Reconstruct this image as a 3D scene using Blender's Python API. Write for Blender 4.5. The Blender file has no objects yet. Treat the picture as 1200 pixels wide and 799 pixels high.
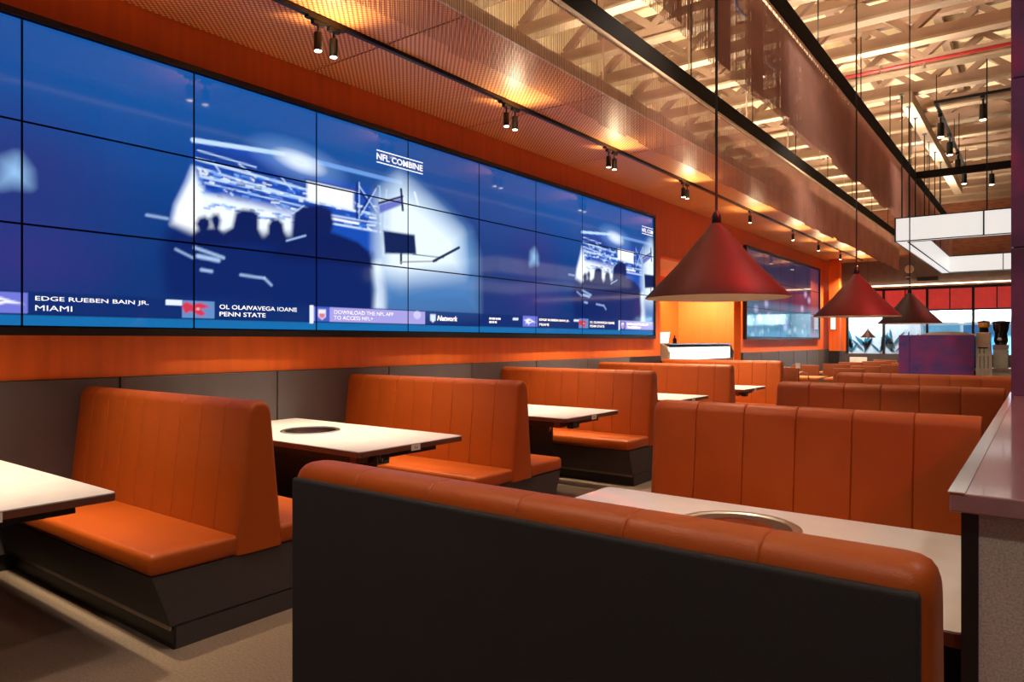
import bpy, bmesh, math, random
import numpy as np
from mathutils import Vector, Matrix
random.seed(7)
S = bpy.context.scene
COL = S.collection
PI = math.pi

# ------------------------------------------------------------------ camera, world, exposure
F_PX, YAW, EYE = 830.0, math.radians(36.85), 1.40
cam_d = bpy.data.cameras.new('camera'); cam = bpy.data.objects.new('camera', cam_d); COL.objects.link(cam)
cam.location = (0, 0, EYE); cam.rotation_euler = (PI/2, 0, YAW)
cam_d.sensor_width = 36; cam_d.lens = F_PX/1200*36; cam_d.clip_start = 0.05; cam_d.clip_end = 200
S.camera = cam
W = bpy.data.worlds.new('world'); S.world = W; W.use_nodes = True
W.node_tree.nodes['Background'].inputs[0].default_value = (0.62, 0.52, 0.50, 1)
W.node_tree.nodes['Background'].inputs[1].default_value = 0.18
S.view_settings.view_transform = 'Standard'; S.view_settings.look = 'None'
S.view_settings.exposure = 0.0; S.view_settings.gamma = 1.0; S.view_settings.use_curve_mapping = False

def lamp(name, kind, loc, target, power, color, size=.05, angle=70, blend=.6, parent=None):
    d = bpy.data.lights.new(name, kind); d.energy = power; d.color = color
    if kind == 'SPOT': d.spot_size = math.radians(angle); d.spot_blend = blend; d.shadow_soft_size = size
    elif kind == 'POINT': d.shadow_soft_size = size
    elif kind == 'AREA': d.shape = 'RECTANGLE'; d.size, d.size_y = size
    o = bpy.data.objects.new(name, d); COL.objects.link(o); o.location = loc
    if target is not None:
        o.rotation_euler = (Vector(target)-Vector(loc)).to_track_quat('-Z', 'Y').to_euler()
    return o
WARM = (1.0, .77, .50)
lamp('red_stage_light', 'SPOT', (2.4, 1.2, 3.9), (-.9, 3.6, .95), 170, (1, .06, .03), .15, 44, .8)
# unseen fill spots added for general light between the trusses, and a red stage light to the right of the viewer
for i, (x, y) in enumerate([(-2.35, 1.0), (-2.35, 6.0), (-2.35, 11.0), (1.6, 3.5), (1.6, 9.0), (-.3, 18.5), (.3, -.8)]):
    lamp('fill_light', 'SPOT', (x, y, 4.9), (x, y+.01, 0), 190, (1.0, .84, .70), .12, 125, .8)
for py, ly, pw in ((2.27, 2.17, 1700), (4.46, 3.0, 1900), (6.5, 7.4, 350)):
    lamp('red_stage_light', 'SPOT', (1.4, ly, 4.3), (-.86, py, 1.64), pw, (1, .02, .03), .05, 8.6, .15)
lamp('red_stage_light', 'SPOT', (3.6, 5.0, 3.0), (.2, 8.0, 5.3), 260, (1, .10, .07), .2, 50, .8)

# spots without fixtures, added above soffit and second curtain rail to brighten the deck
for y in np.arange(1.5, 22, 2.6): lamp('deck_fill', 'SPOT', (-3.75, y, 3.95), (-3.0, y+.1, 5.9), 230, (1.0, .85, .62), .08, 125, .7)
for y in np.arange(2.0, 20, 2.6): lamp('deck_fill', 'SPOT', (-1.70, y, 4.30), (-1.0, y+.1, 5.9), 140, (1.0, .87, .70), .08, 140, .7)

# ------------------------------------------------------------------ materials
def lin(c):
    return tuple(((v/255)/12.92 if v/255 <= .04045 else ((v/255+.055)/1.055)**2.4) for v in c)
MATS = {}
def mat(name, rgb, rough=.6, metal=0, var=.12, vscale=6, bump=0, bscale=60, coat=0, emit=None, estr=0, stretch=(1, 1, 1), spec=.5):
    if name in MATS: return MATS[name]
    m = bpy.data.materials.new(name); m.use_nodes = True; nt = m.node_tree; N = nt.nodes; L = nt.links
    b = N['Principled BSDF']; c = lin(rgb)
    b.inputs['Roughness'].default_value = rough; b.inputs['Metallic'].default_value = metal
    b.inputs['Specular IOR Level'].default_value = spec
    if coat: b.inputs['Coat Weight'].default_value = coat; b.inputs['Coat Roughness'].default_value = .06
    tc = N.new('ShaderNodeTexCoord'); mp = N.new('ShaderNodeMapping'); mp.inputs['Scale'].default_value = stretch
    L.new(tc.outputs['Object'], mp.inputs['Vector'])
    n = N.new('ShaderNodeTexNoise'); n.inputs['Scale'].default_value = vscale; n.inputs['Detail'].default_value = 4
    L.new(mp.outputs[0], n.inputs['Vector'])
    r = N.new('ShaderNodeValToRGB')
    r.color_ramp.elements[0].position = .3; r.color_ramp.elements[1].position = .72
    r.color_ramp.elements[0].color = (*[v*(1-var) for v in c], 1)
    r.color_ramp.elements[1].color = (*[min(1, v*(1+var)) for v in c], 1)
    L.new(n.outputs['Fac'], r.inputs[0]); L.new(r.outputs[0], b.inputs['Base Color'])
    if bump:
        n2 = N.new('ShaderNodeTexNoise'); n2.inputs['Scale'].default_value = bscale; L.new(mp.outputs[0], n2.inputs['Vector'])
        bp = N.new('ShaderNodeBump'); bp.inputs['Strength'].default_value = bump; bp.inputs['Distance'].default_value = .004
        L.new(n2.outputs['Fac'], bp.inputs['Height']); L.new(bp.outputs[0], b.inputs['Normal'])
    if emit is not None:
        b.inputs['Emission Color'].default_value = (*emit, 1); b.inputs['Emission Strength'].default_value = estr
    MATS[name] = m
    return m
mat('leather', (170, 76, 17), .46, var=.07, vscale=3, spec=.35, bump=.12, bscale=260)
mat('charcoal', (62, 55, 55), .72, var=.18, vscale=300, bump=.15, bscale=500)
mat('back_fabric', (37, 32, 34), .85, var=.30, vscale=420, bump=.25, bscale=600)
mat('black', (22, 20, 21), .5)
mat('black_gloss', (10, 10, 12), .08, coat=.6)
mat('black_metal', (24, 23, 23), .35, metal=.4)
mat('steel', (205, 200, 192), .3, metal=1)
mat('hob_steel', (120, 114, 110), .3, metal=1)
mat('chrome', (220, 216, 208), .12, metal=1)
mat('trim_steel', (170, 155, 140), .32, metal=1)
mat('laminate', (206, 201, 204), .32, var=.05, vscale=9, bump=.03, bscale=200)
mat('edge_brown', (108, 60, 44), .45)
mat('tag_white', (235, 228, 222), .5)
mat('tag_grey', (150, 140, 135), .5)
mat('orange_wall', (226, 104, 32), .62, var=.09, vscale=2.2, bump=.10, bscale=14, stretch=(6, 6, .5))
mat('wainscot', (88, 81, 86), .55, var=.08, vscale=4, bump=.06, bscale=220)
mat('floor', (136, 118, 104), .38, var=.30, vscale=90, bump=.10, bscale=150)
mat('deck', (242, 222, 180), .8, var=.06, vscale=1.2, bump=.3, bscale=9)
mat('truss_paint', (154, 124, 104), .7, var=.10, vscale=2)
mat('flange_paint', (164, 140, 116), .7, var=.06, vscale=2)
mat('pipe_red', (150, 30, 26), .45)
mat('rail_dark', (26, 22, 18), .8, spec=.1)
mat('chain', (160, 112, 96), .7, metal=0, var=.2, vscale=2)
mat('bezel', (14, 14, 18), .25)
mat('frame_dark', (26, 22, 24), .4)
mat('purple_stone', (96, 50, 82), .16, var=.55, vscale=2.1, coat=.5)
mat('bar_stone', (92, 72, 136), .14, var=.5, vscale=3, coat=.6, stretch=(1, 1, 1.6))
mat('cap_stone', (150, 108, 112), .20, var=.25, vscale=3, coat=.5)
mat('counter_grey', (186, 176, 168), .75, var=.28, vscale=260, bump=.2, bscale=400)
mat('grey_wall', (112, 98, 92), .7)
mat('brick_wall', (150, 92, 66), .8, var=.3, vscale=5, stretch=(1, 1, 5))
mat('cream', (236, 222, 196), .5)
mat('white', (232, 232, 232), .5)
mat('wood', (206, 130, 66), .4, var=.18, vscale=5, stretch=(1, 6, 1))
mat('chair_brown', (140, 66, 20), .55)
mat('shade', (62, 36, 31), .5, metal=.0, var=.06, spec=.15)
mat('lining', (226, 206, 172), .5)
mat('cord', (34, 26, 26), .6)
mat('lens', (255, 240, 215), .3, emit=(1, .85, .62), estr=14)
mat('bulb', (255, 235, 200), .3, emit=(1, .85, .62), estr=1.6)
mat('led', (255, 220, 170), .4, emit=(1, .84, .60), estr=75)
mat('led_soft', (255, 220, 170), .4, emit=(1, .70, .38), estr=6)
mat('led_cove', (255, 225, 190), .4, emit=(1, .72, .50), estr=5)
mat('lightbox', (150, 148, 145), .4, emit=(1, .96, .91), estr=.78)
mat('red_panel', (205, 46, 44), .45, emit=(.72, .06, .05), estr=.42)
mat('sign_white', (240, 240, 240), .4, emit=(1, .97, .95), estr=1.0)
mat('exit_sign', (90, 190, 200), .4, emit=(.3, .75, .85), estr=.9)
mat('case_light', (240, 250, 245), .4, emit=(.86, 1, .96), estr=1.05)
mat('mall_white', (222, 232, 238), .5)
mat('mall_blue', (108, 176, 214), .5)
mat('mall_deep', (50, 120, 176), .4)
mat('teal_leaf', (38, 122, 146), .5)
mat('mall_lamp', (255, 255, 255), .4, emit=(.86, .95, 1), estr=9)
mat('juice', (240, 160, 30), .25, coat=.4)
mat('bar_beige', (214, 190, 160), .4)
mat('bar_grey', (196, 196, 178), .35)
mat('text_white', (255, 255, 255), .4, emit=(.92, .97, 1), estr=1.0)

def soffit_mat():
    m = bpy.data.materials.new('perforated'); m.use_nodes = True; N = m.node_tree.nodes; L = m.node_tree.links
    b = N['Principled BSDF']; b.inputs['Roughness'].default_value = .42
    tc = N.new('ShaderNodeTexCoord'); mp = N.new('ShaderNodeMapping'); mp.inputs['Rotation'].default_value = (0, 0, PI/4)
    mp.inputs['Scale'].default_value = (30, 30, 0.0)
    v = N.new('ShaderNodeTexVoronoi'); v.inputs['Scale'].default_value = 1; v.inputs['Randomness'].default_value = 0
    L.new(tc.outputs['Object'], mp.inputs[0]); L.new(mp.outputs[0], v.inputs['Vector'])
    r = N.new('ShaderNodeValToRGB'); r.color_ramp.elements[0].position = .30; r.color_ramp.elements[1].position = .44
    r.color_ramp.elements[0].color = (*lin((255, 196, 120)), 1); r.color_ramp.elements[1].color = (*lin((190, 86, 36)), 1)  # bright dots: holes onto a lit backing, painted into the colour
    L.new(v.outputs['Distance'], r.inputs[0]); L.new(r.outputs[0], b.inputs['Base Color'])
    bp = N.new('ShaderNodeBump'); bp.inputs['Strength'].default_value = .5; bp.inputs['Distance'].default_value = .006
    L.new(r.outputs[0], bp.inputs['Height']); L.new(bp.outputs[0], b.inputs['Normal'])
    MATS['perforated'] = m
soffit_mat()
def glass_mat():
    m = bpy.data.materials.new('glass'); m.use_nodes = True; N = m.node_tree.nodes; L = m.node_tree.links
    for n in list(N):
        if n.type != 'OUTPUT_MATERIAL': N.remove(n)
    t = N.new('ShaderNodeBsdfTransparent'); t.inputs[0].default_value = (.93, .97, .98, 1)
    g = N.new('ShaderNodeBsdfGlossy'); g.inputs['Roughness'].default_value = .03
    fr = N.new('ShaderNodeFresnel'); fr.inputs[0].default_value = 1.45
    mx = N.new('ShaderNodeMixShader'); L.new(fr.outputs[0], mx.inputs[0]); L.new(t.outputs[0], mx.inputs[1]); L.new(g.outputs[0], mx.inputs[2])
    out = [n for n in N if n.type == 'OUTPUT_MATERIAL'][0]; L.new(mx.outputs[0], out.inputs[0])
    MATS['glass'] = m
glass_mat()
def screen_mat():
    m = bpy.data.materials.new('screen'); m.use_nodes = True; N = m.node_tree.nodes; L = m.node_tree.links
    b = N['Principled BSDF']; b.inputs['Base Color'].default_value = (.006, .007, .012, 1); b.inputs['Roughness'].default_value = .07
    a = N.new('ShaderNodeVertexColor'); a.layer_name = 'picture'
    L.new(a.outputs['Color'], b.inputs['Emission Color']); b.inputs['Emission Strength'].default_value = 1.15
    MATS['screen'] = m
screen_mat()
def stone_mat():
    m = MATS['purple_stone']; N = m.node_tree.nodes
    r = [n for n in N if n.type == 'VALTORGB'][0]
    q = [n for n in MATS['bar_stone'].node_tree.nodes if n.type == 'VALTORGB'][0]
    q.color_ramp.elements[0].color = (*lin((78, 74, 150)), 1); q.color_ramp.elements[1].color = (*lin((170, 60, 120)), 1); q.color_ramp.elements[1].position = .85
    r.color_ramp.elements[0].color = (*lin((78, 50, 84)), 1); r.color_ramp.elements[1].color = (*lin((190, 62, 110)), 1)
    e = r.color_ramp.elements.new(.52); e.color = (*lin((118, 72, 124)), 1)
stone_mat()

# ------------------------------------------------------------------ mesh helpers
class MB:
    def __init__(s): s.v = []; s.f = []
    def add(s, vs, fs):
        o = len(s.v); s.v += [tuple(v) for v in vs]; s.f += [tuple(i+o for i in f) for f in fs]; return s
    def box(s, x0, x1, y0, y1, z0, z1):
        vs = [(x0, y0, z0), (x1, y0, z0), (x1, y1, z0), (x0, y1, z0), (x0, y0, z1), (x1, y0, z1), (x1, y1, z1), (x0, y1, z1)]
        return s.add(vs, [(0, 3, 2, 1), (4, 5, 6, 7), (0, 1, 5, 4), (1, 2, 6, 5), (2, 3, 7, 6), (3, 0, 4, 7)])
    def sections(s, rings, cap=True):
        n = len(rings[0]); vs = [p for r in rings for p in r]; fs = []
        for i in range(len(rings)-1):
            for j in range(n):
                k = (j+1) % n; fs.append((i*n+j, i*n+k, (i+1)*n+k, (i+1)*n+j))
        if cap: fs.append(tuple(range(n))[::-1]); fs.append(tuple((len(rings)-1)*n+j for j in range(n)))
        return s.add(vs, fs)
    def prism_x(s, prof, x0, x1): return s.sections([[(x0, y, z) for y, z in prof], [(x1, y, z) for y, z in prof]])
    def prism_y(s, prof, y0, y1): return s.sections([[(x, y0, z) for x, z in prof], [(x, y1, z) for x, z in prof]])
    def prism_z(s, prof, z0, z1): return s.sections([[(x, y, z0) for x, y in prof], [(x, y, z1) for x, y in prof]])
    def tube(s, pts, r, n=8):
        pts = [Vector(p) for p in pts]; rings = []
        for i, p in enumerate(pts):
            d = (pts[min(i+1, len(pts)-1)]-pts[max(i-1, 0)]).normalized()
            a = Vector((0, 0, 1)) if abs(d.z) < .9 else Vector((1, 0, 0))
            u = d.cross(a).normalized(); w = d.cross(u)
            rr = r[i] if isinstance(r, (list, tuple)) else r
            rings.append([tuple(p+u*math.cos(2*PI*k/n)*rr+w*math.sin(2*PI*k/n)*rr) for k in range(n)])
        return s.sections(rings)
    def lathe(s, prof, n=32, c=(0, 0, 0), cap=True):
        return s.sections([[(c[0]+r*math.cos(2*PI*k/n), c[1]+r*math.sin(2*PI*k/n), c[2]+z) for k in range(n)] for r, z in prof], cap)
    def mesh(s, name, m, smooth=False, bevel=0, seg=2, angle=35):
        me = bpy.data.meshes.new(name); me.from_pydata(s.v, [], s.f)
        bm = bmesh.new(); bm.from_mesh(me)
        bmesh.ops.recalc_face_normals(bm, faces=bm.faces)
        if bevel:
            es = [e for e in bm.edges if len(e.link_faces) == 2 and e.calc_face_angle(0) > math.radians(angle)]
            bmesh.ops.bevel(bm, geom=es, offset=bevel, segments=seg, affect='EDGES', profile=.5, clamp_overlap=True)
        if smooth:
            for f in bm.faces: f.smooth = True
            for e in bm.edges:
                if len(e.link_faces) == 2 and e.calc_face_angle(0) > math.radians(40): e.smooth = False
        bm.to_mesh(me); bm.free(); me.materials.append(MATS[m])
        return me
    def build(s, name, m, parent=None, smooth=False, bevel=0, seg=2, loc=None, angle=35):
        return obj(name, s.mesh(name, m, smooth, bevel, seg, angle), parent, loc)
def obj(name, me, parent=None, loc=None):
    o = bpy.data.objects.new(name, me); COL.objects.link(o)
    if parent is not None: o.parent = parent
    if loc is not None: o.location = loc
    return o
def tag(o, label, cat, group=None):
    o['label'] = label; o['category'] = cat
    if group: o['group'] = group
    return o
def thing(name, loc, label, cat, group=None, rz=0):
    o = bpy.data.objects.new(name, None); COL.objects.link(o); o.empty_display_size = .1
    o.location = loc; o.rotation_euler = (0, 0, rz)
    return tag(o, label, cat, group)
def struct(o, label=None):
    o['kind'] = 'structure'
    if label: o['label'] = label
    return o
def copy_tree(o, parent=None):
    c = o.copy(); COL.objects.link(c); c.parent = parent
    for ch in list(KIDS(o)): copy_tree(ch, c)
    return c
def KIDS(o): return [x for x in COL.objects if x.parent == o]
def dup(src, loc, label, group=None, rz=None):
    c = copy_tree(src); c.location = loc; c['label'] = label
    if group: c['group'] = group
    if rz is not None: c.rotation_euler = (0, 0, rz)
    return c
def text_mesh(body, w, h, m, bold=0.0, shear=0.0, plane='left'):
    cu = bpy.data.curves.new('lettering', 'FONT'); cu.body = body; cu.size = 1; cu.offset = bold; cu.shear = shear; cu.resolution_u = 3
    t = bpy.data.objects.new('lettering', cu); COL.objects.link(t)
    dg = bpy.context.evaluated_depsgraph_get(); me = bpy.data.meshes.new_from_object(t.evaluated_get(dg))
    bpy.data.objects.remove(t); bpy.data.curves.remove(cu)
    co = np.zeros(len(me.vertices)*3); me.vertices.foreach_get('co', co); co = co.reshape(-1, 3)
    mn, mx = co.min(0), co.max(0)
    x = (co[:, 0]-mn[0])/(mx[0]-mn[0])*w; y = (co[:, 1]-mn[1])/(mx[1]-mn[1])*h
    out = np.stack([np.zeros_like(x), x, y], 1) if plane == 'left' else np.stack([x, np.zeros_like(x), y], 1)
    me.vertices.foreach_set('co', out.ravel()); me.materials.clear(); me.materials.append(MATS[m]); me.update()
    return me
ORD = ['first', 'second', 'third', 'fourth', 'fifth', 'sixth', 'seventh', 'eighth', 'ninth', 'tenth', 'eleventh', 'twelfth',
       'thirteenth', 'fourteenth', 'fifteenth', 'sixteenth', 'seventeenth', 'eighteenth', 'nineteenth', 'twentieth',
       'twenty-first', 'twenty-second', 'twenty-third', 'twenty-fourth']

# ------------------------------------------------------------------ the room shell
XW = -5.08          # plane of the left wall
SOF_Z, SOF_X = 3.74, -3.32
Y_END, Y_BACK = 23.0, -4.0
X_R = 6.0
TR_Z = 5.0; DECK_Z = 5.95
struct(MB().box(-7.2, X_R+.2, Y_BACK, 34, -.1, 0).build('floor', 'floor'), 'grey brown speckled stone floor')
ceil = struct(MB().box(-7.2, X_R+.2, Y_BACK, Y_END+.2, DECK_Z, DECK_Z+.1).build('ceiling', 'deck'), 'cream painted roof deck high above trusses')
for x in np.arange(-4.6, 5, 1.15):
    MB().box(x-.05, x+.05, Y_BACK, Y_END, DECK_Z-.16, DECK_Z-.002).build('purlin', 'truss_paint', ceil)
WT = SOF_Z+.06
wl = MB(); wl.box(XW-.15, XW, Y_BACK, 10.88, 0, WT); wl.box(XW-.15, XW, 14.8, Y_END, 0, WT); wl.box(XW-.15, XW, 10.88, 14.8, 2.81, WT)
struct(MB().box(XW-.15, XW, Y_BACK, Y_END, WT, DECK_Z).build('wall_left_upper', 'deck'), 'cream upper wall above the soffit')
struct(wl.build('wall_left', 'orange_wall'), 'orange panelled wall carrying the video walls')
# recess behind the opening
struct(MB().box(-7.2, -7.05, 10.2, 16.2, 0, 3).build('wall_recess', 'orange_wall'), 'orange back wall of the serving recess')
r2 = MB(); r2.box(-7.05, XW-.15, 10.2, 10.3, 0, 3); r2.box(-7.05, XW-.15, 16.1, 16.2, 0, 3)
struct(r2.build('wall_recess_side', 'orange_wall'))
struct(MB().box(-7.05, XW-.15, 10.3, 16.1, 2.9, 3.0).build('ceiling_recess', 'cream'))
lamp('recess_light', 'SPOT', (-5.9, 15.0, 2.86), (-6.2, 16.05, 1.2), 300, WARM, .05, 100, .8)
lamp('recess_light', 'SPOT', (-6.6, 14.8, 2.86), (-6.7, 16.05, 1.5), 240, WARM, .05, 100, .8)
# wainscot panels on the left wall
bb = MB().box(XW, XW+.012, Y_BACK, 10.88, 0, 1.155); bb.box(XW, XW+.012, 14.8, Y_END, 0, 1.155)
bb = struct(bb.build('baseboard_left', 'black'), 'dark grey wainscot of tall panels along the orange wall')
ys = [2.27-1.245*4+1.245*k for k in range(12)]
pm = MB().box(0, .016, .006, 1.239, .10, 1.15).mesh('wainscot_panel', 'wainscot', bevel=.003, seg=1)
for y in ys:
    if y+1.245 < 10.9: obj('wainscot_panel', pm, bb, (XW+.012, y, 0))
for k in range(6):
    obj('wainscot_panel', pm, bb, (XW+.012, 14.85+1.27*k, 0))
# soffit of perforated orange panels
sof = struct(MB().box(XW, SOF_X, Y_BACK, Y_END-.02, SOF_Z+.012, SOF_Z+.06).build('trim_1', 'black'), 'low orange soffit of perforated metal panels')
pm = MB().box(.008, SOF_X-XW-.0, .008, 2.032, 0, .012).mesh('soffit_panel', 'perforated', bevel=.002, seg=1)
for k in range(-3, 10): obj('soffit_panel', pm, sof, (XW, 3.88+2.04*k-.0, SOF_Z))
MB().box(SOF_X, SOF_X+.02, Y_BACK, Y_END-.02, SOF_Z-.01, SOF_Z+.10).build('soffit_edge', 'cream', sof)
for k in range(9): MB().tube([(SOF_X-.03, 1.84+2.04*k, SOF_Z+.06), (SOF_X-.03, 1.84+2.04*k, DECK_Z-.01)], .008, 6).build('hanger_rod', 'truss_paint', sof)
MB().box(SOF_X-.55, SOF_X-.50, 1.0, 22.5, SOF_Z+.07, SOF_Z+.10).build('cove_light', 'led', sof)
# right wall (out of frame, seen only in reflections)
struct(MB().box(X_R, X_R+.15, Y_BACK, Y_END, 0, DECK_Z).build('wall_right', 'grey_wall'), 'grey wall on the far right side')
# ------------------------------------------------------------------ far wall with shop windows
fw = MB(); YE = Y_END
fw.box(XW, X_R, YE, YE+.15, 2.93, 3.80); fw.box(XW, -4.72, YE, YE+.15, 0, 2.93); fw.box(1.75, X_R, YE, YE+.15, 0, 2.93)
fw = struct(fw.build('wall_far', 'grey_wall'), 'grey far wall above the shop windows')
struct(MB().box(-7, X_R, YE+.0, YE+.15, 3.80, DECK_Z).build('wall_far_upper', 'brick_wall'), 'brown brick upper part of the far wall')
struct(MB().box(-4.72, 1.75, YE, YE+.12, 0, 1.03).build('wall_far_sill', 'wainscot'), 'low grey wall beneath the shop windows')
struct(MB().box(XW, -4.72, YE-.02, YE, 0, 1.1).build('baseboard_far', 'wainscot'))
struct(MB().box(XW, -4.72, YE-.02, YE, 1.1, 2.93).build('trim_2', 'orange_wall'), 'orange panel beside the shop windows')
MB().box(XW+.05, X_R, YE-.10, YE-.06, 2.98, 3.01).build('cove_light', 'led_cove', fw)
MB().box(XW+.05, X_R, YE-.12, YE, 2.93, 2.975).build('cove_ledge', 'cream', fw)
win = struct(MB().box(-4.72, 1.75, YE+.0, YE+.08, 2.86, 2.93).build('window_1', 'frame_dark'), 'dark framed shop windows with red panels above')
mul = [-4.69, -3.71, -2.61, -1.52, -.45, .62, 1.70]
MB().box(-4.72, 1.75, YE, YE+.08, 2.25, 2.29).build('window_frame', 'frame_dark', win)
for i, x in enumerate(mul): MB().box(x-.03, x+.03, YE-.01, YE+.09, 1.03, 2.9).build('mullion', 'frame_dark', win)
for i in range(len(mul)-1):
    a, b = mul[i]+.03, mul[i+1]-.03; mid = (a+b)/2
    MB().box(a, mid-.012, YE+.03, YE+.05, 2.29, 2.86).build('red_panel', 'red_panel', win)
    MB().box(mid+.012, b, YE+.03, YE+.05, 2.29, 2.86).build('red_panel', 'red_panel', win)
    MB().box(mid-.012, mid+.012, YE+.01, YE+.07, 2.29, 2.86).build('mullion', 'frame_dark', win)
    MB().box(a, b, YE+.035, YE+.045, 1.03, 2.25).build('pane', 'glass', win)

# ------------------------------------------------------------------ video walls
def P(u, v):            # where the photograph's point (u, v) lies on the left wall: (y, z)
    t = (u-600)/F_PX; s, c = math.sin(YAW), math.cos(YAW); w = -XW-.05
    y = w*(c+s*t)/(s-c*t); d = s*w+c*y
    return (y, EYE+(399.5-v)/F_PX*d)
PW, PH, Z0, ZT = 1.105, .632, 1.49, 3.386
YR = 10.52
class Painter:
    def __init__(s, Y, Z, bg): s.Y, s.Z = Y, Z; s.c = np.zeros(Y.shape+(3,)); s.c[:] = lin(bg)
    def blend(s, a, rgb):
        a = np.clip(a, 0, 1)[..., None]; s.c = s.c*(1-a)+np.array(lin(rgb))*a
    def poly(s, pts, rgb, alpha=1, soft=.012, px=True):
        pts = [P(*p) for p in pts] if px else pts
        Y, Z = s.Y, s.Z; ins = np.zeros(Y.shape, bool); d2 = np.full(Y.shape, 1e9)
        for (x0, y0), (x1, y1) in zip(pts, pts[1:]+pts[:1]):
            cond = ((y0 > Z) != (y1 > Z)); den = (y1-y0) if abs(y1-y0) > 1e-9 else 1e-9
            ins ^= cond & (Y < (x1-x0)*(Z-y0)/den+x0)
            L2 = (x1-x0)**2+(y1-y0)**2+1e-12; tt = np.clip(((Y-x0)*(x1-x0)+(Z-y0)*(y1-y0))/L2, 0, 1)
            d2 = np.minimum(d2, (Y-x0-tt*(x1-x0))**2+(Z-y0-tt*(y1-y0))**2)
        d = np.sqrt(d2)*np.where(ins, 1, -1)
        s.blend(alpha*np.clip(d/soft*.5+.5, 0, 1), rgb)
    def line(s, p, q, w, rgb, alpha=1, soft=.01):
        (x0, y0), (x1, y1) = P(*p), P(*q); Y, Z = s.Y, s.Z
        tt = np.clip(((Y-x0)*(x1-x0)+(Z-y0)*(y1-y0))/((x1-x0)**2+(y1-y0)**2+1e-12), 0, 1)
        d = np.sqrt((Y-x0-tt*(x1-x0))**2+(Z-y0-tt*(y1-y0))**2)
        s.blend(alpha*np.clip((w/2-d)/soft+.5, 0, 1), rgb)
    def blob(s, p, ry, rz, rgb, alpha=1, hard=0.0, rot=0, sh=0):
        y, z = P(*p); y += sh; c, sn = math.cos(rot), math.sin(rot); dy, dz = s.Y-y, s.Z-z
        q = np.sqrt(((dy*c+dz*sn)/ry)**2+((-dy*sn+dz*c)/rz)**2)
        s.blend(alpha*(np.clip((1-q)/(1-hard+1e-3), 0, 1) if hard < 1 else (q < 1)), rgb)
    def rect(s, y0, y1, z0, z1, rgb, alpha=1): s.blend(alpha*((s.Y >= y0) & (s.Y <= y1) & (s.Z >= z0) & (s.Z <= z1)), rgb)
rng = np.random.RandomState(3)
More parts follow.
